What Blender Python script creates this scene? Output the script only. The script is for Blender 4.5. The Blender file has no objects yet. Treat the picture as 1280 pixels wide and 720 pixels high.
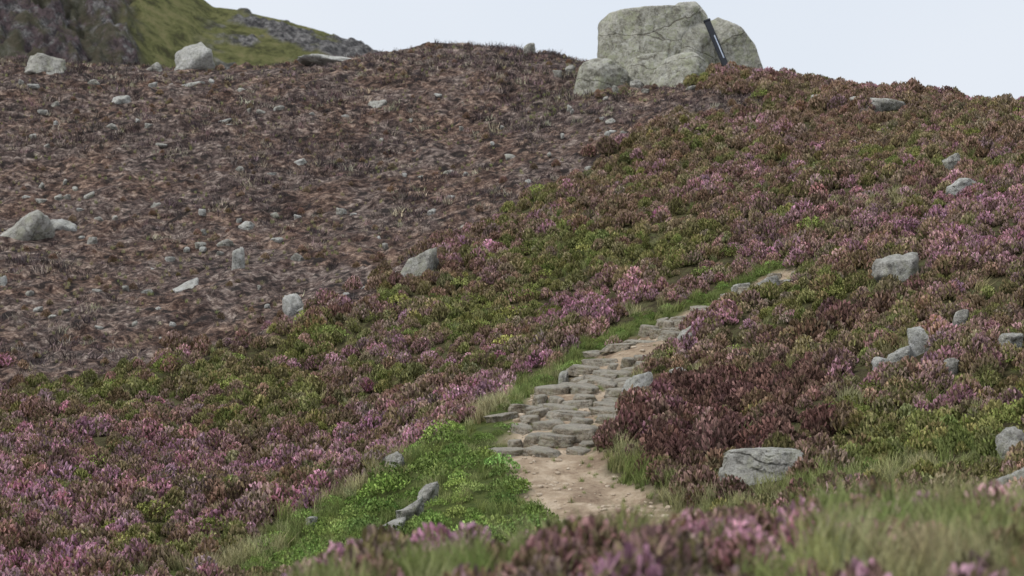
import bpy, math, random
import numpy as np
from mathutils import Vector, Matrix
random.seed(7); rng=np.random.default_rng(11)
S=bpy.context.scene
S.view_settings.view_transform='Standard'; S.view_settings.look='None'; S.view_settings.exposure=0
CZ=1.6; F=640/math.tan(math.radians(14)); P=math.radians(1.0)

# ---------------------------------------------------------------- survey helpers
def sight(u,v):
    b=(360-v)/F
    return (u-640)/F, math.cos(P)-math.sin(P)*b, math.sin(P)+math.cos(P)*b
def sp(u,v,d):
    x,y,z=sight(u,v); k=d/y
    return (x*k,d,CZ+z*k)

# ---------------------------------------------------------------- noise
def _h2(i,j,s):
    n=np.sin(i*127.1+j*311.7+s*74.7)*43758.5453
    return n-np.floor(n)
def vn2(x,y,s=0):
    i=np.floor(x); j=np.floor(y); a=x-i; b=y-j
    a=a*a*(3-2*a); b=b*b*(3-2*b)
    return (_h2(i,j,s)*(1-a)+_h2(i+1,j,s)*a)*(1-b)+(_h2(i,j+1,s)*(1-a)+_h2(i+1,j+1,s)*a)*b
def fbm2(x,y,s=0,o=4):
    t=0;A=1;N=0
    for k in range(o):
        t=t+A*vn2(x+k*17.3,y-k*9.1,s+k); N+=A; A*=.5; x=x*2.03; y=y*2.03
    return t/N*2-1
def _h3(i,j,k,s):
    n=np.sin(i*127.1+j*311.7+k*191.3+s*74.7)*43758.5453
    return n-np.floor(n)
def vn3(p,s=0):
    i=np.floor(p); f=p-i; f=f*f*(3-2*f); r=0
    for dx in (0,1):
        for dy in (0,1):
            for dz in (0,1):
                w=(f[:,0] if dx else 1-f[:,0])*(f[:,1] if dy else 1-f[:,1])*(f[:,2] if dz else 1-f[:,2])
                r=r+w*_h3(i[:,0]+dx,i[:,1]+dy,i[:,2]+dz,s)
    return r
def fbm3(p,s=0,o=4):
    t=0;A=1;N=0
    for k in range(o):
        t=t+A*vn3(p+k*7.7,s+k); N+=A; A*=.5; p=p*2.03
    return t/N*2-1
def sstep(a,b,x):
    t=np.clip((x-a)/(b-a),0,1); return t*t*(3-2*t)

# ---------------------------------------------------------------- terrain surface (thin plate through surveyed heights)
CP=[(-200,60,70),(0,74,70),(130,86,70),(250,86,70),(400,78,71),(500,62,72),(600,58,72),(700,70,68),(800,94,62),(930,97,60),(1050,113,58),(1150,125,56),(1280,138,52),(1500,158,48),
(-200,170,60),(0,170,60),(300,170,60),(600,160,60),(850,170,53),(1050,185,49),(1280,190,44),(1500,200,42),
(-200,290,52),(0,290,52),(300,280,52),(600,270,50),(800,265,46),(1000,295,40.5),(1150,285,38),(1280,280,36),(1480,280,34),
(-200,380,45),(0,380,45),(300,380,44),(550,375,42),(750,378,40),(900,380,37.5),(1100,400,33),(1280,390,31),(1480,390,29),
(-200,480,39),(0,480,39),(300,475,38),(500,475,37),(650,485,34.2),(740,470,32.2),(900,480,31),(1100,490,28),(1280,490,27),(1480,490,25),
(-200,570,33),(0,575,33),(250,570,33),(450,572,31.6),(600,548,29),(680,560,28),(850,570,27),(1050,570,25.5),(1280,570,24),(1480,570,23),
(-150,650,28),(0,655,28),(200,660,28),(400,664,26.8),(560,640,25.7),(740,630,25),(900,630,24),(1100,630,23),(1280,630,22),
(-100,720,25),(0,725,25),(200,725,24.8),(400,725,23.8)]
pts=[sp(*c) for c in CP]
for u,v,d in CP[:14]:
    x,y,z=sp(u,v,d)
    pts.append((x*1.08,y+7,z+0.15)); pts.append((x*1.25,y+20,z-1.0))
for x,y,z in [(-7,18,-1.95),(-3,18,-1.5),(0,18,-1.15),(3,18,-.95),(7,18,-.7),(-12,18,-2),(12,18,-.4)]: pts.append((x,y,z))
for u,v in [(-400,900),(0,850),(330,772),(600,722),(750,702),(1000,707),(1280,689),(1700,685)]: pts.append(sp(u,v,11.5))
for x in (-8,-3,0,3,8): pts.append((x,5,.1)); pts.append((x,-3,.0))
pts=np.array(pts)
def U(r2): return np.where(r2>1e-12,.5*r2*np.log(r2+1e-12),0)
n=len(pts); A=np.zeros((n+3,n+3)); d2=((pts[:,None,:2]-pts[None,:,:2])**2).sum(-1)
A[:n,:n]=U(d2)+np.eye(n)*0.15; A[:n,n]=1; A[:n,n+1:]=pts[:,:2]; A[n:,:n]=A[:n,n:].T
W=np.linalg.solve(A,np.concatenate([pts[:,2],[0,0,0]]))
def tps(x,y):
    r=W[n]+W[n+1]*x+W[n+2]*y
    for k in range(n): r=r+W[k]*U((x-pts[k,0])**2+(y-pts[k,1])**2)
    return r
def h0(x,y):
    x=np.asarray(x,float); y=np.asarray(y,float)
    ylim=np.clip(y,-3,84); lim=np.clip(8+ylim*.27,8,25); xc=np.clip(x,-lim,lim)
    z=tps(xc,ylim)
    out=np.maximum(np.abs(x)-lim,0)
    z=z+ (-18-z)*sstep(20,180,out)
    z=z+(-22-z)*sstep(88,190,y)
    z=z+(-6-z)*sstep(0,90,-3-y)
    z=z+0.2*fbm2(x*.45,y*.45,3,3)+.08*fbm2(x*1.5,y*1.5,5,3)
    return z
def cast(u,v,off=0.,y0=16.):
    sx,sy,sz=sight(u,v)
    ys=np.arange(y0,92,.06); g=h0(sx/sy*ys,ys)+off
    rz=CZ+sz/sy*ys; hit=np.nonzero(rz<=g)[0]
    if len(hit)==0:
        k=int(np.argmin((rz-g)[(ys>40)]))+int((ys<=40).sum())
    else: k=hit[0]
    return (sx/sy*ys[k],ys[k])

def poly(pl,off=0.1): return np.array([cast(u,v,off) for u,v in pl])
def inpoly(x,y,pg):
    c=np.zeros(np.shape(x),bool); m=len(pg); j=m-1
    for i in range(m):
        xi,yi=pg[i]; xj,yj=pg[j]
        if yi!=yj:
            c^=((yi>y)!=(yj>y))&(x<(xj-xi)*(y-yi)/(yj-yi)+xi)
        j=i
    return c
def pdist(x,y,pl,w=None):
    best=np.full(np.shape(x),1e9)
    for i in range(len(pl)-1):
        a=np.array(pl[i]); b=np.array(pl[i+1]); d=b-a; L=(d**2).sum()+1e-9
        t=np.clip(((x-a[0])*d[0]+(y-a[1])*d[1])/L,0,1)
        q=np.hypot(x-a[0]-t*d[0],y-a[1]-t*d[1])
        if w is not None:
            ww=w[i]*(1-t)+w[i+1]*t; q=q/ww
        best=np.minimum(best,q)
    return best
# path
PATHPX=[(860,676,.60),(800,650,.66),(738,622,.68),(704,592,.66),(684,566,.66),(690,542,.70),(708,515,.76),(725,490,.74),(748,466,.70),(775,444,.68),(808,424,.66),(838,405,.60),(868,391,.50),(905,378,.40),(938,362,.36),(968,350,.32),(1000,340,.25)]
PATH=[cast(u,v,0.0) for u,v,_ in PATHPX]; PW=[p[2] for p in PATHPX]
BURN=np.vstack([[(-40,95)],poly([(-150,470),(0,468),(100,462),(200,448),(300,434),(370,402),(430,386),(490,356),(545,318),(600,286),(680,240),(745,200),(800,165),(900,142),(960,128),(940,108),(800,98)],.1),[(6,95)]])
MOUND=poly([(655,526),(690,590),(730,645),(600,690),(430,715),(290,722),(300,690),(375,645),(455,598),(530,548),(605,512)],.1)
RIDGE=poly([(180,722),(290,690),(375,644),(460,593),(540,540),(612,504),(680,462),(740,426)],.15)
STRIP=poly([(600,540),(650,500),(690,465),(750,430),(810,402),(860,384),(915,360),(960,340)],.05)
DRY2=poly([(985,305),(1030,283),(1090,258),(1120,240)],.15)
DRY3=poly([(740,575),(775,606),(850,622),(930,612),(1010,600),(1180,570)],.15)
def masks(x,y,sc=0.):
    jx=x+.9*fbm2(x*.7,y*.7,21,4); jy=y+1.6*fbm2(x*.7+9,y*.7,22,4)
    if sc: jx=jx+rng.normal(0,sc,len(x)); jy=jy+rng.normal(0,sc*1.6,len(x))
    burn=inpoly(jx,jy,BURN)
    sx=x+.22*fbm2(x*1.8,y*1.8,31,3); sy=y+.22*fbm2(x*1.8,y*1.8,32,3)
    path=pdist(sx,sy,PATH,PW)
    mound=inpoly(sx,sy,MOUND)
    return burn,path,mound,pdist(sx,sy,RIDGE),pdist(sx,sy,STRIP),pdist(sx,sy,DRY2),pdist(sx,sy,DRY3)
def h(x,y):
    x=np.asarray(x,float); y=np.asarray(y,float)
    z=h0(x,y); p=pdist(x,y,PATH,PW)
    return z-.09*(1-sstep(.8,1.5,p))

# ---------------------------------------------------------------- node helpers
def mat(name):
    m=bpy.data.materials.new(name); m.use_nodes=True; nt=m.node_tree; nt.nodes.clear()
    o=nt.nodes.new('ShaderNodeOutputMaterial'); b=nt.nodes.new('ShaderNodeBsdfPrincipled')
    b.inputs['Roughness'].default_value=.9; b.inputs['Specular IOR Level'].default_value=.15
    nt.links.new(b.outputs[0],o.inputs[0]); return m,nt,b,o
def N(nt,t,**k):
    nd=nt.nodes.new(t)
    for a,v in k.items(): setattr(nd,a,v)
    return nd
def noise(nt,vec,scale,detail=5,rough=.6,dist=0):
    nd=N(nt,'ShaderNodeTexNoise'); nd.inputs['Scale'].default_value=scale; nd.inputs['Detail'].default_value=detail
    nd.inputs['Roughness'].default_value=rough; nd.inputs['Distortion'].default_value=dist
    nt.links.new(vec,nd.inputs['Vector']); return nd.outputs['Fac']
def ramp(nt,fac,stops):
    r=N(nt,'ShaderNodeValToRGB'); e=r.color_ramp.elements
    while len(e)<len(stops): e.new(.5)
    for q,(p,c) in zip(e,stops):
        q.position=p; q.color=(c if isinstance(c,tuple) else (c,c,c))+(1,)
    nt.links.new(fac,r.inputs[0]); return r.outputs[0]
def mix(nt,fac,a,b,mode='MIX'):
    m=N(nt,'ShaderNodeMix',data_type='RGBA',blend_type=mode)
    for s,v in ((m.inputs[0],fac),(m.inputs[6],a),(m.inputs[7],b)):
        if isinstance(v,(int,float)): s.default_value=v
        elif isinstance(v,tuple): s.default_value=v+(1,)
        else: nt.links.new(v,s)
    return m.outputs[2]
def mth(nt,op,a,b=0.,c=None):
    m=N(nt,'ShaderNodeMath',operation=op)
    for s,v in zip(m.inputs,(a,b,c)):
        if v is None: continue
        if isinstance(v,(int,float)): s.default_value=v
        else: nt.links.new(v,s)
    return m.outputs[0]
def bump(nt,b,hh,st,dist):
    q=N(nt,'ShaderNodeBump'); q.inputs['Strength'].default_value=st; q.inputs['Distance'].default_value=dist
    nt.links.new(hh,q.inputs['Height']); nt.links.new(q.outputs[0],b.inputs['Normal'])

def newobj(name,verts,faces,mats=(),smooth=False):
    me=bpy.data.meshes.new(name); me.from_pydata(verts,[],faces)
    for m in mats: me.materials.append(m)
    if smooth: me.polygons.foreach_set('use_smooth',[True]*len(me.polygons))
    me.update(); ob=bpy.data.objects.new(name,me); S.collection.objects.link(ob); return ob
def attr(me,name,typ,data,dom='POINT'):
    a=me.attributes.new(name,typ,dom)
    a.data.foreach_set({'FLOAT':'value','INT':'value','FLOAT_VECTOR':'vector','FLOAT_COLOR':'color'}[typ],np.asarray(data).ravel())

# ---------------------------------------------------------------- ground mesh
def axis(a,b,s,far,neg):
    c=list(np.arange(a,b,s)); t=b; k=s
    while t<far: c.append(t); k*=1.25; t+=k
    t=a; k=s; l=[]
    while t>neg: k*=1.25; t-=k; l.append(t)
    return np.array(l[::-1]+c)
gx=axis(-19,19,.10,900,-900); gy=axis(8,77,.10,1500,-400)
X,Y=np.meshgrid(gx,gy); Xf,Yf=X.ravel(),Y.ravel()
Z=h(Xf,Yf); burn,pth,mound,rdg,stp,dr2,dr3=masks(Xf,Yf)
def burnbump(x,y):
    a=fbm2(x*1.3,y*1.3,41,3); b=fbm2(x*3.6,y*3.0,42,2)
    return .12*a+.12*np.maximum(b,-.1)-.12*np.clip(fbm2(x*2.2,y*2.2,43,2)-.25,0,1)*2
Z=Z+burn*(burnbump(Xf,Yf)-.03)
nx,ny=len(gx),len(gy)
idx=np.arange(nx*ny).reshape(ny,nx)
faces=np.stack([idx[:-1,:-1],idx[:-1,1:],idx[1:,1:],idx[1:,:-1]],-1).reshape(-1,4)
gm,nt,b,o=mat('moorland_ground')
tc=N(nt,'ShaderNodeTexCoord').outputs['Object']
at=N(nt,'ShaderNodeAttribute',attribute_name='zones'); sep=N(nt,'ShaderNodeSeparateColor'); nt.links.new(at.outputs['Color'],sep.inputs[0])
peat=ramp(nt,noise(nt,tc,5,5,.7),[(.35,(.04,.034,.018)),(.5,(.075,.065,.032)),(.65,(.10,.11,.045))])
n1=noise(nt,tc,.45,5,.7,.3); n2=noise(nt,tc,5,6,.8,.3); n3=noise(nt,tc,2.1,5,.75,1.2); n6=noise(nt,tc,.9,5,.7,.8)
bc=ramp(nt,n2,[(.40,(.034,.028,.026)),(.47,(.10,.076,.067)),(.54,(.205,.160,.138)),(.62,(.39,.33,.285))])
bc=mix(nt,ramp(nt,n3,[(.46,0.),(.53,.8)]),bc,mix(nt,1.,bc,(.44,.38,.39),'MULTIPLY'))
bc=mix(nt,ramp(nt,n1,[(.45,0.),(.58,.7)]),bc,mix(nt,1.,bc,(1.12,.92,.76),'MULTIPLY'))
bc=mix(nt,ramp(nt,n6,[(.54,0.),(.61,.75)]),bc,mix(nt,1.,bc,(.38,.35,.36),'MULTIPLY'))
vo=N(nt,'ShaderNodeTexVoronoi'); vo.inputs['Scale'].default_value=1.5; vo.inputs['Randomness'].default_value=1.; 
ds=N(nt,'ShaderNodeVectorMath',operation='MULTIPLY_ADD'); nz_=N(nt,'ShaderNodeTexNoise'); nz_.inputs['Scale'].default_value=3.; nt.links.new(tc,nz_.inputs['Vector'])
nt.links.new(nz_.outputs['Color'],ds.inputs[0]); ds.inputs[1].default_value=(.6,.6,.6); nt.links.new(tc,ds.inputs[2]); nt.links.new(ds.outputs[0],vo.inputs['Vector'])
bc=mix(nt,ramp(nt,vo.outputs['Distance'],[(.17,.92),(.30,0.)]),bc,(.020,.016,.015))
n4=noise(nt,tc,1.6,4,.6,.5); n5=noise(nt,tc,11,4,.7)
pc=ramp(nt,mth(nt,'ADD',mth(nt,'MULTIPLY',n4,.7),mth(nt,'MULTIPLY',n5,.3)),[(.38,(.25,.18,.125)),(.5,(.40,.31,.22)),(.60,(.54,.44,.33))])
gc=ramp(nt,n2,[(.3,(.04,.06,.015)),(.7,(.12,.14,.04))])
c=mix(nt,sep.outputs[0],peat,bc); c=mix(nt,sep.outputs[2],c,gc); c=mix(nt,sep.outputs[1],c,pc)
nt.links.new(c,b.inputs['Base Color']); bump(nt,b,mth(nt,'ADD',n2,n3),.9,.08)
grd=newobj('ground',np.stack([Xf,Yf,Z],-1).tolist(),faces.tolist(),[gm],True)
zc=np.zeros((len(Xf),4)); zc[:,0]=burn; zc[:,1]=1-sstep(.8,1.2,pth+.3*fbm2(Xf*3,Yf*3,44,3)); zc[:,2]=np.maximum(mound,(stp<.35)|(rdg<.4)); zc[:,3]=1
attr(grd.data,'zones','FLOAT_COLOR',zc)

# ---------------------------------------------------------------- rock material + rocks
def rockmat(name,base,tint,dark,scale=1.0,lich=(.30,.33,.17),crack=0.,spk=.6):
    m,nt,b,o=mat(name); g=N(nt,'ShaderNodeTexCoord').outputs['Object']
    oi=N(nt,'ShaderNodeObjectInfo'); v=N(nt,'ShaderNodeVectorMath',operation='ADD'); nt.links.new(g,v.inputs[0])
    nt.links.new(oi.outputs['Random'],v.inputs[1]); g=v.outputs[0]
    a=noise(nt,g,1.6*scale,6,.75,.4); f=noise(nt,g,10*scale,6,.85); l=noise(nt,g,3.6*scale,6,.8,.6)
    c=ramp(nt,a,[(.38,dark),(.48,base),(.6,tint)])
    c=mix(nt,ramp(nt,f,[(.42,0.),(.54,1.)]),mix(nt,1.,c,(.5,.5,.48),'MULTIPLY'),c)
    c=mix(nt,ramp(nt,l,[(.51,0.),(.56,.7)]),c,lich)
    l2=noise(nt,g,6*scale,6,.8,.3); c=mix(nt,ramp(nt,l2,[(.53,0.),(.58,spk)]),c,(.68,.68,.63))
    l3=noise(nt,g,4.3*scale,6,.8,.9); c=mix(nt,ramp(nt,l3,[(.36,.75),(.43,0.)]),c,(.09,.088,.075))
    hgt=mth(nt,'ADD',f,l)
    if crack:
        mp=N(nt,'ShaderNodeMapping'); mp.inputs['Scale'].default_value=(.22,.4,.8); mp.inputs['Rotation'].default_value=(.1,.10,0)
        dv=N(nt,'ShaderNodeVectorMath',operation='MULTIPLY_ADD'); nz=N(nt,'ShaderNodeTexNoise'); nz.inputs['Scale'].default_value=1.6*scale; nz.inputs['Detail'].default_value=5
        nt.links.new(g,nz.inputs['Vector']); nt.links.new(nz.outputs['Color'],dv.inputs[0]); dv.inputs[1].default_value=(.5,.5,.5); nt.links.new(g,dv.inputs[2])
        nt.links.new(dv.outputs[0],mp.inputs[0]); vo=N(nt,'ShaderNodeTexVoronoi',feature='DISTANCE_TO_EDGE'); vo.inputs['Scale'].default_value=1.
        nt.links.new(mp.outputs[0],vo.inputs['Vector']); cr=ramp(nt,vo.outputs['Distance'],[(.0,0.),(.014,1.)])
        c=mix(nt,cr,mix(nt,1.,c,(.5,.48,.45),'MULTIPLY'),c); hgt=mth(nt,'ADD',hgt,mth(nt,'MULTIPLY',cr,crack))
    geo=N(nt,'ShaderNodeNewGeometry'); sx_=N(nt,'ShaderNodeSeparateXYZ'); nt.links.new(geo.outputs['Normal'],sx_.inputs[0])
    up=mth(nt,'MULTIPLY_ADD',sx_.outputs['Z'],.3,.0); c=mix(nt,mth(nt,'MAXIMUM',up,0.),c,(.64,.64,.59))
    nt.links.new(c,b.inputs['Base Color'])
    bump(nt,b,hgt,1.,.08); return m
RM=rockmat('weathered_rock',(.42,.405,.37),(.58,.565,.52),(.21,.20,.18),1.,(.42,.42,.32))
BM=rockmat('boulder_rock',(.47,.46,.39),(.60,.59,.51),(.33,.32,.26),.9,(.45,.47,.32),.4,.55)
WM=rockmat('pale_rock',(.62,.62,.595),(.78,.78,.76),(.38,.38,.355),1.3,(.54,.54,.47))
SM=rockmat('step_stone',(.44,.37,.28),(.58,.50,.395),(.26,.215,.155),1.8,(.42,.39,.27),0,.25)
import bmesh
_ico={}
def ico(s):
    if s not in _ico:
        bm=bmesh.new(); bmesh.ops.create_icosphere(bm,subdivisions=s,radius=1)
        _ico[s]=(np.array([v.co[:] for v in bm.verts]),[[v.index for v in f.verts] for f in bm.faces]); bm.free()
    return _ico[s]
def polytope(nrm,off,sub,p=22,amp=.04,seed=0,size=1.,fr=1.):
    D,fc=ico(sub); D=D/np.linalg.norm(D,axis=1)[:,None]
    k=np.clip((D@np.array(nrm).T)/np.array(off),1e-4,None)
    r=(k**p).sum(1)**(-1/p); V=D*r[:,None]
    q=V/size*2.2*fr
    V=V+D*(fbm3(q+seed*3.1,seed,5)[:,None]*amp*size+ (-np.abs(fbm3(q*1.7+seed,seed+9,3))[:,None])*amp*.9*size)
    return V,fc
def rock_planes(r,k=13,axes=True):
    nn=[];oo=[]
    for i in range(k):
        v=r.normal(size=3); v/=np.linalg.norm(v); nn.append(v); oo.append(r.uniform(.55,1.))
    for v in ((1,0,0),(-1,0,0),(0,1,0),(0,-1,0),(0,0,1),(0,0,-1)): nn.append(np.array(v,float)+(0 if axes else r.normal(0,.28,3))); oo.append(1.)
    return nn,oo
RF=[] # rock footprints
def rock(u,v,w,hh,m=RM,off=.2,tilt=0.,name='rock',deep=.25,dy=.8,sub=4):
    """u,v = centre of the exposed part; w,hh its apparent size; off = canopy height it rises through"""
    x,y=cast(u,v+hh*.5,off*.8); s=y/F; W2=w*s/2; H=hh*s
    r=np.random.default_rng(int(u*7+v*13)); nn,oo=rock_planes(r,12,False)
    V,fc=polytope(nn,oo,sub,46,.12,int(u)%37,1.,1.4)
    bott=off+deep; D2=max(W2*dy,.12)
    V=V/np.abs(V).max(0)
    t=math.tan(math.radians(tilt)); x_=V[:,0]*W2*1.08; z_=np.where(V[:,2]>0,V[:,2]*H*1.08,V[:,2]*bott)
    z_=z_+(-x_*t*.8)*np.clip(V[:,2]+.3,0,1)
    V=np.stack([x_*(1+.12*np.clip(-V[:,2],0,1)),V[:,1]*D2,z_],-1)
    yc=y+D2*.6
    gz=float(h0(np.array([x]),np.array([y]))[0])
    ob=newobj(name,V.tolist(),fc,[m],True); ob.location=(x*yc/y,yc,gz+off*.85)
    RF.append((x*yc/y,yc,W2*1.05,D2)); return ob
L=[(238,68,60,32,WM,.05,8),(57,75,52,28,RM,.05,14),(192,83,24,11,RM,.05,0),(412,70,76,13,WM,.03,4),(240,103,46,9,WM,.03,-20),(153,123,26,9,WM,.03,0),
(474,129,30,9,RM,.03,0),(376,201,22,9,WM,.03,0),(28,285,84,26,RM,.03,-26),(70,279,48,14,WM,.03,-24),(298,325,18,30,WM,.03,4),(309,281,24,8,WM,.03,-10),(283,303,22,7,RM,.03,0),
(232,358,32,11,WM,.03,-24),(368,378,28,19,WM,.05,5),(198,253,18,8,RM,.03,0),(372,322,22,10,RM,.03,0),(520,330,54,32,RM,.05,-38),(662,59,16,10,RM,.03,0),(780,168,14,7,RM,.1,0),
(3,353,14,13,WM,.03,0),(1105,126,48,11,RM,.2,10),(1070,124,26,7,RM,.2,0),(1190,198,26,12,RM,.2,-25),(1203,227,38,10,WM,.2,-28),(1118,331,66,28,RM,.2,-30),(1150,420,34,20,WM,.2,-16),(1100,453,20,12,WM,.2,-25),
(1125,440,34,7,WM,.2,-22),(1201,393,22,9,RM,.2,0),(1262,422,30,11,RM,.2,0),(1268,552,44,38,RM,.15,-30),(1258,602,60,30,RM,.15,-28),(798,481,38,26,WM,.2,-14),
(858,420,28,16,RM,.08,-36),(706,466,16,6,RM,.12,0),(535,613,26,13,RM,.15,-42),(512,634,34,7,RM,.15,-38),(484,658,44,6,RM,.15,-32),(390,650,16,6,WM,.15,0),(492,572,34,9,RM,.15,-36),(958,354,36,12,RM,.08,-14),(985,350,22,8,RM,.08,0),
(925,357,24,7,RM,.05,0),(640,195,18,5,RM,.03,0),(560,215,14,5,RM,.03,0),(115,300,14,6,RM,.03,0),(742,440,34,5,SM,.03,0),(625,520,50,6,SM,.03,-8),(648,508,26,5,SM,.03,0),(850,463,26,5,RM,.2,0),(425,262,16,6,RM,.03,0),(1188,452,20,6,RM,.2,0),
(698,90,14,6,RM,.05,0),(796,104,18,8,RM,.05,0),(808,112,12,5,RM,.05,0),(862,110,16,6,RM,.05,0),(925,102,14,6,RM,.1,0),(770,110,10,5,RM,.05,0),(1020,122,16,6,RM,.2,0),(712,84,14,7,RM,.05,0)]
for t in L: rock(*t)
for i in range(120): # stray stones in the burnt ground
    u=rng.uniform(0,780); v=rng.uniform(95,430)
    x,y=cast(u,v,.02)
    if not inpoly(np.array([x]),np.array([y]),BURN)[0]: continue
    rock(u,v,rng.uniform(5,17),rng.uniform(2.5,5.),WM if rng.random()<.5 else RM,.02,rng.uniform(-18,15),deep=.12,sub=3)

def outline_rock(name,px,d,depth,m,amp=.04,seed=1,p=30,bury=.5,sub=5,front=.25,strata=0,extra=0,sa=1.):
    q=np.array([sp(u,v,d) for u,v in px]); c=q.mean(0); pl=q[:,[0,2]]-c[[0,2]]
    nn=[];oo=[]
    ar=sum(pl[i][0]*pl[(i+1)%len(pl)][1]-pl[(i+1)%len(pl)][0]*pl[i][1] for i in range(len(pl)))
    for i in range(len(pl)):
        a,b_=pl[i],pl[(i+1)%len(pl)]; e=b_-a
        nv=np.array([e[1],-e[0]])*(1 if ar>0 else -1); nv/=np.linalg.norm(nv)
        o_=float(nv@a)
        if nv[1]<-.7: o_+=bury
        nn.append(np.array([nv[0],0,nv[1]])); oo.append(max(o_,.05))
    D2=depth/2
    for v in ((0.05,-1,front),(-.5,-1,.1),(.55,-1,-.05),(0,1,.2),(.4,1,0),(-.4,1,0)):
        v=np.array(v,float); k=np.linalg.norm(v); nn.append(v/k); oo.append(D2*(1.0 if abs(v[0])<.2 else 1.18))
    sz=max(np.ptp(pl[:,0]),np.ptp(pl[:,1]))/2; rr_=np.random.default_rng(seed)
    for i in range(extra):
        v=np.array([rr_.normal(0,.6),-1,rr_.uniform(-.1,1.)]); v/=np.linalg.norm(v)
        sup=min(sz,1/ max(1e-3,max(float(np.dot(v,nn[j]))/oo[j] for j in range(len(nn))))); nn.append(v); oo.append(sup*rr_.uniform(.93,1.08))
    V,fc=polytope(nn,oo,sub,p,amp,seed,sz,1.3)
    if strata:
        zz=V[:,2]*strata+1.4*V[:,0]+1.6*fbm3(V*2.5,3,3); k=1+sa*(.12*(_h2(np.floor(zz),zz*0,5)-.6)-.10*(np.abs(zz-np.floor(zz)-.5)>.40)*(fbm3(V*4,8,2)>-.1))
        V[:,0]*=k; V[:,1]*=k
    ob=newobj(name,V.tolist(),fc,[m],True); ob.location=(c[0],d,c[2])
    RF.append((c[0],d,np.ptp(pl[:,0])/2,depth/2)); return ob
outline_rock('boulder',[(748,82),(748,28),(760,17),(800,14),(868,12),(882,26),(889,50),(892,82)],62.9,2.2,BM,.04,2,80,1.3,sub=6,front=.10,extra=2)
outline_rock('boulder',[(828,62),(838,13),(846,7),(868,5),(880,20),(890,46),(890,62)],63.0,2.0,BM,.035,21,70,1.3,sub=5,extra=1)
outline_rock('boulder',[(880,88),(884,29),(896,24),(924,38),(941,60),(951,88)],63.2,1.8,BM,.04,5,70,1.3,sub=6,extra=2)
outline_rock('boulder',[(813,108),(819,86),(840,69),(866,67),(886,82),(882,104)],60.6,1.5,BM,.10,8,30,.9,extra=5)
outline_rock('boulder',[(722,96),(726,82),(740,73),(760,75),(785,90),(783,99)],61,1.2,BM,.10,12,30,.9,extra=5)
outline_rock('boulder',[(780,92),(788,72),(830,67),(850,74),(850,94)],61.6,1.2,BM,.08,14,26,1.2,extra=2)
outline_rock('rock',[(888,103),(891,90),(900,86),(911,92),(910,103)],60.2,.4,RM,.1,17,16,.4,4)
_x,_y=cast(952,588,.16)
outline_rock('layered_rock',[(903,580),(906,568),(925,560),(970,561),(1003,560),(1001,572),(965,582)],_y+.3,.7,RM,.11,33,40,.3,6,.25,11,3,.9)

# leaning pole against the boulder: square tube with end caps and a pale bluish strip painted on as its highlight
pm,nt,b,o=mat('black_painted_metal'); b.inputs['Roughness'].default_value=.35; b.inputs['Specular IOR Level'].default_value=.4
g=N(nt,'ShaderNodeTexCoord').outputs['Object']; nt.links.new(ramp(nt,noise(nt,g,8),[(.3,(.006,.008,.012)),(.7,(.014,.018,.028))]),b.inputs['Base Color'])
pm2,nt,b,o=mat('painted_highlight'); b.inputs['Roughness'].default_value=.4
g=N(nt,'ShaderNodeTexCoord').outputs['Object']; nt.links.new(ramp(nt,noise(nt,g,6),[(.3,(.35,.42,.55)),(.7,(.6,.66,.75))]),b.inputs['Base Color'])
def boxm(name,sx,sy,sz,loc,m,par):
    bm=bmesh.new(); bmesh.ops.create_cube(bm,size=1); bmesh.ops.scale(bm,vec=(sx,sy,sz),verts=bm.verts)
    bmesh.ops.bevel(bm,geom=bm.edges[:],offset=min(sx,sy,sz)*.2,segments=2,affect='EDGES')
    me=bpy.data.meshes.new(name); bm.to_mesh(me); bm.free(); me.materials.append(m)
    ob=bpy.data.objects.new(name,me); S.collection.objects.link(ob); ob.location=loc; ob.parent=par; return ob
a=Vector(sp(884,27,61.7)); c_=Vector(sp(908,84,61.2)); e=bpy.data.objects.new('leaning_pole',None); S.collection.objects.link(e)
e.location=(a+c_)/2; zx=(a-c_).normalized(); yy=Vector((0,1,0)); xx=yy.cross(zx).normalized(); yy=zx.cross(xx)
e.rotation_euler=Matrix((xx,yy,zx)).transposed().to_euler(); Lp=(a-c_).length
boxm('shaft',.19,.12,Lp,(0,0,0),pm,e); boxm('highlight_strip',.03,.02,Lp*.5,(.03,-.064,-.12),pm2,e); boxm('top_cap',.22,.15,.07,(0,0,Lp/2+.02),pm,e); boxm('foot',.22,.15,.1,(0,0,-Lp/2),pm,e)

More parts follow.
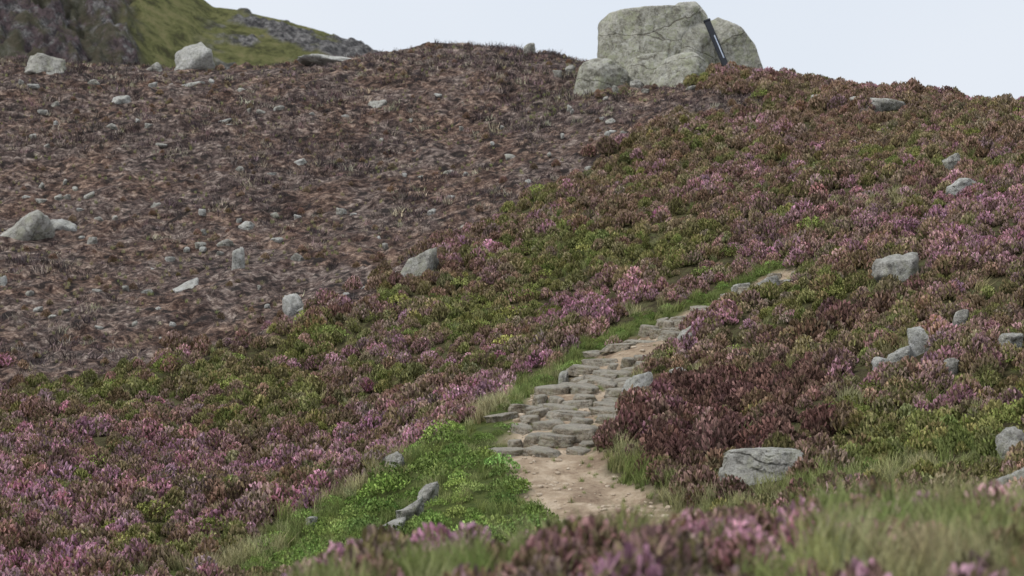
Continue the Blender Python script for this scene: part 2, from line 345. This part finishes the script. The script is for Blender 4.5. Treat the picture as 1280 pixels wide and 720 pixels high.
# ---------------------------------------------------------------- stone steps
vs=[];fs=[]; P2=np.array(PATH); seg=np.hypot(*np.diff(P2,axis=0).T); cum=np.concatenate([[0],np.cumsum(seg)])
s0,s1=cum[4]+.35,cum[-1]; t=s0; r=np.random.default_rng(3)
while t<s1:
    px_=np.interp(t,cum,P2[:,0]); py_=np.interp(t,cum,P2[:,1]); w=np.interp(t,cum,PW)*.98
    q=np.array([np.interp(t+.4,cum,P2[:,0])-np.interp(t-.4,cum,P2[:,0]),np.interp(t+.4,cum,P2[:,1])-np.interp(t-.4,cum,P2[:,1])]); q/=np.linalg.norm(q)+1e-9
    q=q*.45+np.array([.0,1.])*.55; q/=np.linalg.norm(q); sd=np.array([q[1],-q[0]])
    k=-w+r.uniform(-.2,.15); bow=r.uniform(-.12,.12)
    while k<w:
        sw=r.uniform(.18,.62)
        if k+sw>w+.2: sw=max(.18,w+.1-k)
        kk_=(k+sw/2)/w; o2=r.uniform(-.12,.12)+bow*kk_
        cx=px_+sd[0]*(k+sw/2)+q[0]*o2; cy=py_+sd[1]*(k+sw/2)+q[1]*o2
        gz=float(h(np.array([cx]),np.array([cy]))[0])
        if r.random()<.88:
            nn=[];oo=[]
            for aa in np.linspace(0,6.28,7)[:-1]+r.uniform(0,1):
                nn.append(np.array([math.cos(aa),math.sin(aa),r.uniform(-.1,.3)])); oo.append(r.uniform(.72,1.05))
            for v_,o_ in (((r.normal(0,.2),-1,.05),.85),((r.uniform(-.08,.08),r.uniform(-.08,.08),1),1.),((0,0,-1),1.)): nn.append(np.array(v_)); oo.append(o_)
            V,fc=polytope(nn,oo,4,46,.10,r.integers(0,90),1.,2.4)
            D=r.uniform(.18,.30); V=V*np.array([sw/2*1.14,D,r.uniform(.07,.115)])
            an=math.atan2(-q[0],q[1])+r.uniform(-.35,.35); ti=r.uniform(-.14,.14)
            V=np.stack([V[:,0],V[:,1],V[:,2]+V[:,0]*ti+V[:,1]*r.uniform(.0,.14)],-1)
            V=np.stack([V[:,0]*math.cos(an)-V[:,1]*math.sin(an)+cx,V[:,0]*math.sin(an)+V[:,1]*math.cos(an)+cy,V[:,2]+gz+r.uniform(-.035,.035)],-1)
            kk=len(vs); vs+=V.tolist(); fs+=[[a_+kk for a_ in f] for f in fc]
        k+=sw+r.uniform(0,.09)
    t+=r.uniform(.30,.48)
newobj('stone_steps',vs,fs,[SM],True)
vs=[];fs=[]
for i in range(480):
    t=r.uniform(cum[1],cum[-2]); w=np.interp(t,cum,PW); k=np.clip(r.normal(0,.8),-1,1)*w; cx=np.interp(t,cum,P2[:,0])+k; cy=np.interp(t,cum,P2[:,1])+r.uniform(-.1,.1)
    gz=float(h(np.array([cx]),np.array([cy]))[0]); nn,oo=rock_planes(r,6); V,fc=polytope(nn,oo,2,16,.05,i%50,1.)
    V=V*np.array([1,1,.6])*min(.08,.008+r.exponential(.015))+np.array([cx,cy,gz+.004]); kk=len(vs); vs+=V.tolist(); fs+=[[a_+kk for a_ in f] for f in fc]
PG,nt,b,o=mat('path_gravel_stone'); g=N(nt,'ShaderNodeTexCoord').outputs['Object']; nt.links.new(ramp(nt,noise(nt,g,12),[(.35,(.33,.26,.19)),(.65,(.56,.48,.38))]),b.inputs['Base Color'])
newobj('path_gravel',vs,fs,[PG],True)

# ---------------------------------------------------------------- distant hill
hx=np.linspace(-130,30,520); hy=np.linspace(225,380,330); HX,HY=np.meshgrid(hx,hy); a_,b_=HX.ravel(),HY.ravel()
prof=[(-900,-60),(-300,-150),(0,-120),(180,-60),(265,8),(340,24),(400,38),(450,52),(500,76),(600,130),(760,260),(900,500)]
px=[(u-640)/F*300 for u,_ in prof]; pz=[sp(u,v,300)[2] for u,v in prof]
cr=np.interp(a_,px,pz)
crag=1-sstep(-55,-51,a_+(b_-290)*.15+7*fbm2(a_*.10,b_*.10,61,5))
nz=fbm2(a_*.09,b_*.09,62,5); rid=1-np.abs(fbm2(a_*.22+b_*.05,b_*.09,63,5))
z=np.where(b_<300,cr-(300-b_)*.62,cr-(b_-300)*.15)+nz*1.0
led=fbm2(a_*.18,b_*.35,66,5)
out2=sstep(.02,.14,led+.25*sstep(-46,-30,a_)*sstep(282,290,b_)-.12)*sstep(-46,-38,a_)
z=z+crag*((rid-.7)*8+2.2*fbm2(a_*.6,b_*.4,67,4))+out2*(1-crag)*(.3+.7*fbm2(a_*.9,b_*.9,68,3))
i2=np.arange(len(a_)).reshape(330,520); f2=np.stack([i2[:-1,:-1],i2[:-1,1:],i2[1:,1:],i2[1:,:-1]],-1).reshape(-1,4)
hm,nt,b,o=mat('distant_hillside'); g=N(nt,'ShaderNodeTexCoord').outputs['Object']
at=N(nt,'ShaderNodeAttribute',attribute_name='zones'); sep=N(nt,'ShaderNodeSeparateColor'); nt.links.new(at.outputs['Color'],sep.inputs[0])
q1=noise(nt,g,.35,6,.75,.4); q2=noise(nt,g,.9,6,.8); q3=noise(nt,g,.16,5,.6)
gr=ramp(nt,q1,[(.38,(.08,.08,.035)),(.5,(.19,.20,.075)),(.62,(.28,.26,.12))])
rk=ramp(nt,q2,[(.38,(.05,.05,.055)),(.5,(.16,.155,.155)),(.6,(.38,.37,.36))])
he=ramp(nt,q2,[(.4,(.07,.055,.06)),(.6,(.20,.15,.155))])
cg=mix(nt,ramp(nt,q1,[(.44,0.),(.52,1.)]),rk,he); cg=mix(nt,ramp(nt,q3,[(.48,0.),(.54,.6)]),cg,(.12,.12,.06))
c=mix(nt,sep.outputs[0],gr,cg); c=mix(nt,sep.outputs[1],c,rk); nt.links.new(c,b.inputs['Base Color']); bump(nt,b,q2,1.,1.5)
dh=newobj('distant_hill',np.stack([a_,b_,z],-1).tolist(),f2.tolist(),[hm],True)
zc=np.zeros((len(a_),4)); zc[:,0]=crag; zc[:,1]=out2; zc[:,3]=1; attr(dh.data,'zones','FLOAT_COLOR',zc)

# ---------------------------------------------------------------- vegetation prototypes
def vegmat(name,transl=.0):
    m,nt,b,o=mat(name)
    tip=N(nt,'ShaderNodeAttribute',attribute_name='tip'); rn=N(nt,'ShaderNodeAttribute',attribute_name='rnd')
    A1=N(nt,'ShaderNodeAttribute',attribute_name='gcol',attribute_type='INSTANCER'); A2=N(nt,'ShaderNodeAttribute',attribute_name='fcol',attribute_type='INSTANCER')
    c=mix(nt,tip.outputs['Fac'],A1.outputs['Color'],A2.outputs['Color'])
    k=mth(nt,'MULTIPLY_ADD',rn.outputs['Fac'],1.0,.55)
    vm=N(nt,'ShaderNodeVectorMath',operation='SCALE'); nt.links.new(c,vm.inputs[0]); nt.links.new(k,vm.inputs['Scale'])
    nt.nodes.remove(b); d=N(nt,'ShaderNodeBsdfDiffuse'); nt.links.new(vm.outputs[0],d.inputs[0]); nt.links.new(d.outputs[0],o.inputs[0])
    if transl:
        t=N(nt,'ShaderNodeBsdfTranslucent'); nt.links.new(vm.outputs[0],t.inputs[0])
        ms=N(nt,'ShaderNodeMixShader'); ms.inputs[0].default_value=transl; nt.links.new(d.outputs[0],ms.inputs[1]); nt.links.new(t.outputs[0],ms.inputs[2]); nt.links.new(ms.outputs[0],o.inputs[0])
    return m
VM=vegmat('heather_foliage'); GM=vegmat('grass_blades',.3); TM=vegmat('charred_twigs')
class MB:
    def __init__(s): s.v=[];s.f=[];s.t=[];s.r=[]
    def strip(s,ps,ws,side,ts,r):
        k=len(s.v)
        for p,w,t in zip(ps,ws,ts):
            s.v.append((p-side*w/2)[:]); s.v.append((p+side*w/2)[:]); s.t+=[t,t]; s.r+=[r,r]
        for i in range(len(ps)-1): s.f.append((k+2*i,k+2*i+1,k+2*i+3,k+2*i+2))
    def make(s,name,coll,m):
        me=bpy.data.meshes.new(name); me.from_pydata(s.v,[],s.f); me.materials.append(m)
        attr(me,'tip','FLOAT',s.t); attr(me,'rnd','FLOAT',s.r); ob=bpy.data.objects.new(name,me); coll.objects.link(ob)
def rs(): 
    a=random.uniform(0,math.tau); return Vector((math.cos(a),math.sin(a),0))
def heather(coll,name,n,R,H,fl=.62):
    m=MB(); lob=[random.uniform(.6,1.2) for _ in range(7)]
    for i in range(n):
        a=random.uniform(0,math.tau); rr=math.sqrt(random.random()); k=a/math.tau*7; k0=int(k)%7; lb=lob[k0]*(1-k%1)+lob[(k0+1)%7]*(k%1)
        rad=R*rr*lb; z=H*(1-.7*rr*rr)*random.uniform(.68,1.1)
        top=Vector((math.cos(a)*rad,math.sin(a)*rad,z)); d=Vector((math.cos(a)*rr*.6+random.gauss(0,.35),math.sin(a)*rr*.6+random.gauss(0,.35),1)).normalized()
        Ls=random.uniform(.05,.10); b0=top-d*Ls; mid=top-d*Ls*random.uniform(.35,.55); r=random.random()
        has=random.random()<fl; s1=rs(); s2=Vector((-s1.y,s1.x,.0))
        m.strip([b0,mid,top],[.014,.024,.010],s1,[0,.5 if has else .1,1 if has else .15],r)
        m.strip([mid-d*.02,(mid+top)/2,top],[.022,.026,.010],s2,[1,1,1] if has else [0.1]*3,r)
    for i in range(10):
        d=rs(); m.strip([Vector((0,0,0)),Vector(d*R*.6)+Vector((0,0,H*.6))],[.012,.006],rs(),[0,0],0.)
    m.make(name,coll,VM)
def grass(coll,name,n,R,H,bend=.5,w=.008):
    m=MB()
    for i in range(n):
        o_=rs()*random.uniform(0,R); d=rs()*random.uniform(.1,bend)+Vector((.12,0,0)); hh=H*random.uniform(.5,1.1); r=random.random()
        ps=[o_+d*hh*(t*t)+Vector((0,0,hh*(t-.2*t*t*d.length))) for t in (0,.5,1)]
        m.strip(ps,[w,w*.8,.001],rs(),[0,.4,1],r)
    m.make(name,coll,GM)
def bilberry(coll,name,n,R,H):
    m=MB()
    for i in range(n):
        a=random.uniform(0,math.tau); rr=math.sqrt(random.random()); z=H*(1-.6*rr*rr)*random.uniform(.55,1.1)
        p=Vector((math.cos(a)*R*rr,math.sin(a)*R*rr,z)); s=rs(); s.z=random.gauss(0,.3); u=Vector((random.gauss(0,.6),random.gauss(0,.6),1)).normalized()
        l=random.uniform(.02,.036); m.strip([p,p+u*l*.5,p+u*l],[.004,l*.7,.003],s,[random.random()]*3,random.random())
    m.make(name,coll,VM)
def twigs(coll,name,n,R,H):
    m=MB()
    for i in range(n):
        o_=rs()*random.uniform(0,R); d=rs()*random.uniform(.1,.8); hh=H*random.uniform(.3,1.1); k=random.uniform(.4,.6); e1=rs()*.15*hh
        m.strip([o_,o_+d*hh*k+e1+Vector((0,0,hh*k)),o_+d*hh+Vector((0,0,hh))],[.016,.012,.005],rs(),[random.random()]*3,random.random())
    m.make(name,coll,TM)
def C(n): return bpy.data.collections.new(n)
CH=C('heather_prototypes'); CG=C('grass_prototypes'); CB=C('bilberry_prototypes'); CT=C('burnt_prototypes')
for i in range(6): heather(CH,'heather_%d'%i,260,random.uniform(.18,.24),random.uniform(.22,.31))
for i in range(4): grass(CG,'grass_%d'%i,45,.10,random.uniform(.24,.34),w=.010)
for i in range(3): bilberry(CB,'bilberry_%d'%i,340,.22,.19)
for i in range(5): twigs(CT,'twigs_%d'%i,24,.16,random.uniform(.10,.22))

def scatter(name,coll,cnt,x,y,z,scl,gcol,fcol,tilt=.12):
    k=len(x); me=bpy.data.meshes.new(name); me.vertices.add(k); me.vertices.foreach_set('co',np.stack([x,y,z],-1).ravel())
    rot=np.stack([rng.normal(0,tilt,k),rng.normal(0,tilt,k),rng.uniform(0,6.28,k)],-1)
    attr(me,'rot','FLOAT_VECTOR',rot); attr(me,'scl','FLOAT',scl); attr(me,'idx','INT',rng.integers(0,cnt,k).astype(np.int32))
    attr(me,'gcol','FLOAT_VECTOR',gcol); attr(me,'fcol','FLOAT_VECTOR',fcol)
    ob=bpy.data.objects.new(name,me); S.collection.objects.link(ob)
    ng=bpy.data.node_groups.new(name+'_scatter','GeometryNodeTree'); ng.interface.new_socket('Geometry',in_out='INPUT',socket_type='NodeSocketGeometry'); ng.interface.new_socket('Geometry',in_out='OUTPUT',socket_type='NodeSocketGeometry')
    gi=ng.nodes.new('NodeGroupInput'); go=ng.nodes.new('NodeGroupOutput'); ip=ng.nodes.new('GeometryNodeInstanceOnPoints')
    ci=ng.nodes.new('GeometryNodeCollectionInfo'); ci.inputs['Collection'].default_value=coll; ci.inputs['Separate Children'].default_value=True; ci.inputs['Reset Children'].default_value=True
    def na(n,t):
        q=ng.nodes.new('GeometryNodeInputNamedAttribute'); q.data_type=t; q.inputs['Name'].default_value=n; return q.outputs['Attribute']
    l=ng.links.new; l(gi.outputs[0],ip.inputs['Points']); l(ci.outputs[0],ip.inputs['Instance']); ip.inputs['Pick Instance'].default_value=True
    l(na('idx','INT'),ip.inputs['Instance Index']); l(na('rot','FLOAT_VECTOR'),ip.inputs['Rotation']); l(na('scl','FLOAT'),ip.inputs['Scale']); l(ip.outputs[0],go.inputs[0])
    md=ob.modifiers.new('scatter','NODES'); md.node_group=ng; print(name,k); return ob
def cand(dens,y0=7.,y1=76.):
    k=int(dens*44*(y1-y0)); x=rng.uniform(-22,22,k); y=rng.uniform(y0,y1,k)
    ok=(np.abs(x)<.25*y*1.1+1.2); return x[ok],y[ok]
def clear(x,y,f=1.):
    ok=np.ones(len(x),bool)
    for cx,cy,a,b_ in RF: ok&=~(((x-cx)/(a*f+.04))**2+((y-cy+b_*.3)/(b_*f+.16))**2<1)
    return ok
def jit(c,k,s): return np.clip(c*(1+rng.normal(0,s,(k,1)))*(1+rng.normal(0,s*.3,(k,3))),.004,.9)
def PT(l): return [cast(u,v,.15)+(r_,) for u,v,r_ in l]
PUR=PT([(130,640,1.5),(50,610,1.2),(500,550,.9),(500,432,1.2),(650,458,.8),(770,378,1.4),(700,398,1),(1250,235,2.),(1270,300,1.5),(960,305,1),(1250,500,1),(880,215,1.2),(230,565,1),(20,555,1),(830,362,.9),(620,440,.8),(40,700,1.2),(1180,260,1.2),(560,500,.8),(340,590,.8),(1240,420,.7)])
GRN=PT([(620,385,1.3),(560,400,1.),(150,485,1.4),(330,445,1.2),(400,420,1.),(250,650,1),(780,215,2.),(850,165,1.6),(1100,590,1.2),(1200,465,1.2),(1080,525,1.1),(730,300,1.5),(680,330,1.3),(1180,150,1.8),(480,470,1.),(820,300,1.2),(90,470,1),(520,400,1),(1000,380,1.2),(1240,540,1),(1050,350,1.),(360,500,.8),(200,690,.7),(1080,200,1.2),(1160,540,1.2),(1090,420,.8),(1180,600,1.)])
MAR=PT([(830,550,.9),(790,560,.6),(895,505,1.),(980,470,1.),(960,540,.9),(1030,408,.8),(1140,350,.7),(775,525,.6),(1040,612,.7),(900,560,.7),(1010,520,.6),(860,480,.7),(920,480,.8),(150,395,.8)])
def infl(x,y,l):
    r=0
    for cx,cy,s in l: r=r+np.exp(-(((x-cx)/s)**2+((y-cy)/(s*1.3))**2))
    return r
def hz(x,y): return h(x,y)
# --- heather
x,y=cand(16.); bu,pa,mo,rd,st,d2_,d3_=masks(x,y,.35); mo=masks(x,y)[2]; ok=(~bu|(rng.random(len(x))<.035))&(pa>1.15)&~mo&(rd>.26)&(st>.33)&clear(x,y)
ok&=~((d3_<.5)&(rng.random(len(x))<.85))&~((d2_<.3)&(rng.random(len(x))<.6)); fr_=(y<15)&(fbm2(x*.7,y*.7,92,3)+sstep(.6,2.6,x)*1.0>.35); ok&=~(fr_&(rng.random(len(x))<.6)); bu=bu[ok]; x,y=x[ok],y[ok]
k=len(x); fp=infl(x,y,PUR)*.85+fbm2(x*.55,y*.4,71,3)*.8+fbm2(x*2.1,y*1.6,72,3)*1.5+.06
fg=infl(x,y,GRN)*.85+fbm2(x*.55,y*.4,73,3)*.8+fbm2(x*2.1,y*1.6,74,3)*1.5+.10
fm=infl(x,y,MAR)*1.7-.5+fbm2(x*1.9,y*1.7,77,3)*1.1
fb=.34+fbm2(x*.8,y*.6,75,3)*.8+fbm2(x*2.2,y*1.8,76,3)*1.2+.6*sstep(40,55,y)
near=y<16; fp=fp+near*.5
fb=fb+bu*1.5; fp=fp-bu
e_=np.exp(3.*np.stack([fp,fg,fm,fb],-1)+rng.gumbel(0,.8,(k,4))); e_/=e_.sum(1)[:,None]
FC=np.array([[.54,.315,.405],[.28,.27,.115],[.22,.125,.112],[.35,.24,.195]]); GC=np.array([[.24,.19,.11],[.18,.205,.065],[.13,.085,.066],[.22,.17,.095]])
fc=jit(e_@FC,k,.17); gc=jit(e_@GC,k,.17); sc=rng.uniform(.65,1.25,k)*(1+.2*e_[:,2]-.12*e_[:,1])*(1+.4*fbm2(x*1.3,y*1.3,79,2)); sc[near]*=.85; sc=sc*np.where(bu,.5,1)
scatter('heather',CH,6,x,y,hz(x,y)-.03,sc,gc,fc)
# --- green undergrowth (bilberry)
x,y=cand(15.); bu,pa,mo,rd,st,d2_,d3_=masks(x,y); gi=infl(x,y,GRN)*.5+fbm2(x*.9,y*.9,81,3)
ok=clear(x,y)&(pa>1.05)&((mo&(rng.random(len(x))<.9))|((~bu)&(st<.4))|((~bu)&(gi>.40)&(rng.random(len(x))<.22)&(y>16))); mo=mo[ok]; st=st[ok]; x,y=x[ok],y[ok]; k=len(x)
mv=fbm2(x*1.4,y*1.2,83,4)
g0=np.where(mo[:,None]|(st<.4)[:,None],[[.165,.235,.068]],[[.18,.205,.065]])*(1+.75*mv)[:,None]+np.clip(mv-.05,0,1)[:,None]*np.array([[.10,.05,.02]])
scatter('bilberry',CB,3,x,y,hz(x,y)-.03,rng.uniform(.5,1.2,k)*(1+.6*fbm2(x*1.8,y*1.8,84,2))*np.where(st<.4,.55,1),jit(g0,k,.22),jit(g0*1.3,k,.22))
# --- grass
x,y=cand(60.); bu,pa,mo,rd,st,d2_,d3_=masks(x,y); rr=rng.random(len(x)); fgx=sstep(.6,2.6,x+.5*fbm2(x,y,91,3))
rg=np.clip(.55+fbm2(x*1.2,y*1.2,97,3)*1.2,.1,1)
pr=np.zeros(len(x)); pr=np.where(rd<.45,.85*rg,pr); pr=np.where(st<.35,.8,pr); pr=np.where(d2_<.45,.5,pr); pr=np.where(d3_<.75,.7,pr); pr=np.where(mo&(rd>.45),.2+.5*np.clip(fbm2(x*1.6,y*1.6,98,3)*2,0,1),pr)
nr=(y<15)&(fbm2(x*.7,y*.7,92,3)+fgx*1.0>.35); pr=np.where(nr,.9,pr); pr=np.where((y<15)&~nr,.05,pr); pr=np.where((pr==0)&~bu,.028,pr); pr=np.where(bu,.05,pr)
pr=np.where((pa>.85)&(pa<1.35)&(pr<.6),.5,pr); pr=np.where(pa<.98,np.where(pa>.5,.24,.09),pr)
bs=(np.abs(x-2.6)<2.4)&(np.abs(y-60.6)<1.2); pr=np.where(bs,.35,pr)
ok=(rr<pr)&(clear(x,y,.95)|(bs&(y<61.2)&(rr<.3))); x,y,bu,mo,rd,st,d2_,d3_,pa,nr=[q[ok] for q in (x,y,bu,mo,rd,st,d2_,d3_,pa,nr)]; k=len(x)
dry=np.clip(fbm2(x*1.1,y*1.1,95,3)*1.0+.38+.34*((rd<.3)&(rd<st))+.5*(d2_<.45)+.1*(d3_<.7)-.5*(st<.35)-.3*(mo&(rd>.4))+.4*bu-.3*(pa<1)-.1*nr,0,1)[:,None]
gcol=np.array([[.17,.215,.07]])*(1-dry)+np.array([[.28,.26,.13]])*dry; fcol=np.array([[.28,.33,.12]])*(1-dry)+np.array([[.54,.48,.30]])*dry
sc=rng.uniform(.6,1.15,k)*np.where(y<15,1.05,1)*np.where(bu,.4,1)*np.where(mo&(rd>.5),.8,1)*np.where(pa<1.1,.33,1)*np.where((st<.35),.75,1)*np.where((rd<.5)&(st>.35),1.1,1)
scatter('moor_grass',CG,4,x,y,hz(x,y)-.02,sc,jit(gcol,k,.14),jit(fcol,k,.14),.15)
# --- burnt stalks
x,y=cand(20.); bu,pa,*_r=masks(x,y,.25); dn=fbm2(x*.45,y*.35,99,4)*1.7+.6*fbm2(x*2.,y*2.,98,2)+.4*sstep(50,62,y)
ok=bu&clear(x,y,.9)&(rng.random(len(x))<np.clip(.26+dn*1.3,.04,1)); x,y,dn=x[ok],y[ok],dn[ok]; k=len(x)
w_=rng.random((k,1)); g0=np.array([[.065,.052,.052]])*(w_<.6)+np.array([[.185,.14,.13]])*((w_>=.6)&(w_<.87))+np.array([[.30,.26,.20]])*(w_>=.87)
scatter('burnt_heather',CT,5,x,y,hz(x,y)+burnbump(x,y)-.06,rng.uniform(.35,1.15,k)*(1+.35*dn),jit(g0,k,.2),jit(g0*1.6,k,.2),.2)

# ---------------------------------------------------------------- light
EL,AZ=math.radians(55),math.radians(-120)
w=bpy.data.worlds.new('World'); S.world=w; w.use_nodes=True; nt=w.node_tree; bg=nt.nodes['Background']
sk=nt.nodes.new('ShaderNodeTexSky'); sk.sky_type='NISHITA'; sk.sun_disc=False; sk.sun_elevation=EL; sk.sun_rotation=AZ; sk.dust_density=3; sk.altitude=400
tcw=nt.nodes.new('ShaderNodeTexCoord').outputs['Generated']
cl=noise(nt,tcw,2.2,3,.55,.3); cc=ramp(nt,cl,[(.35,(.84,.90,.99)),(.65,(.98,1.0,1.05))])
vm=nt.nodes.new('ShaderNodeVectorMath'); vm.operation='SCALE'; vm.inputs['Scale'].default_value=9.6; nt.links.new(cc,vm.inputs[0])
m=mix(nt,.9,sk.outputs[0],vm.outputs[0]); nt.links.new(m,bg.inputs[0]); bg.inputs[1].default_value=.1
sl=bpy.data.lights.new('sun','SUN'); sl.energy=1.5; sl.angle=math.radians(10); sl.color=(1,.96,.9); so=bpy.data.objects.new('sun',sl); S.collection.objects.link(so)
sl.energy=1.9
dv=Vector((math.sin(AZ)*math.cos(EL),math.cos(AZ)*math.cos(EL),math.sin(EL))); so.rotation_euler=dv.to_track_quat('Z','Y').to_euler(); so.location=dv*50

cd=bpy.data.cameras.new('camera'); cam=bpy.data.objects.new('camera',cd); S.collection.objects.link(cam); S.camera=cam
cam.location=(0,0,CZ); cam.rotation_euler=(math.radians(90)+P,0,0); cd.sensor_width=36; cd.lens=18/math.tan(math.radians(14)); cd.clip_end=4000; cd.clip_start=.1
cd.dof.use_dof=True; cd.dof.focus_distance=34; cd.dof.aperture_fstop=2.4
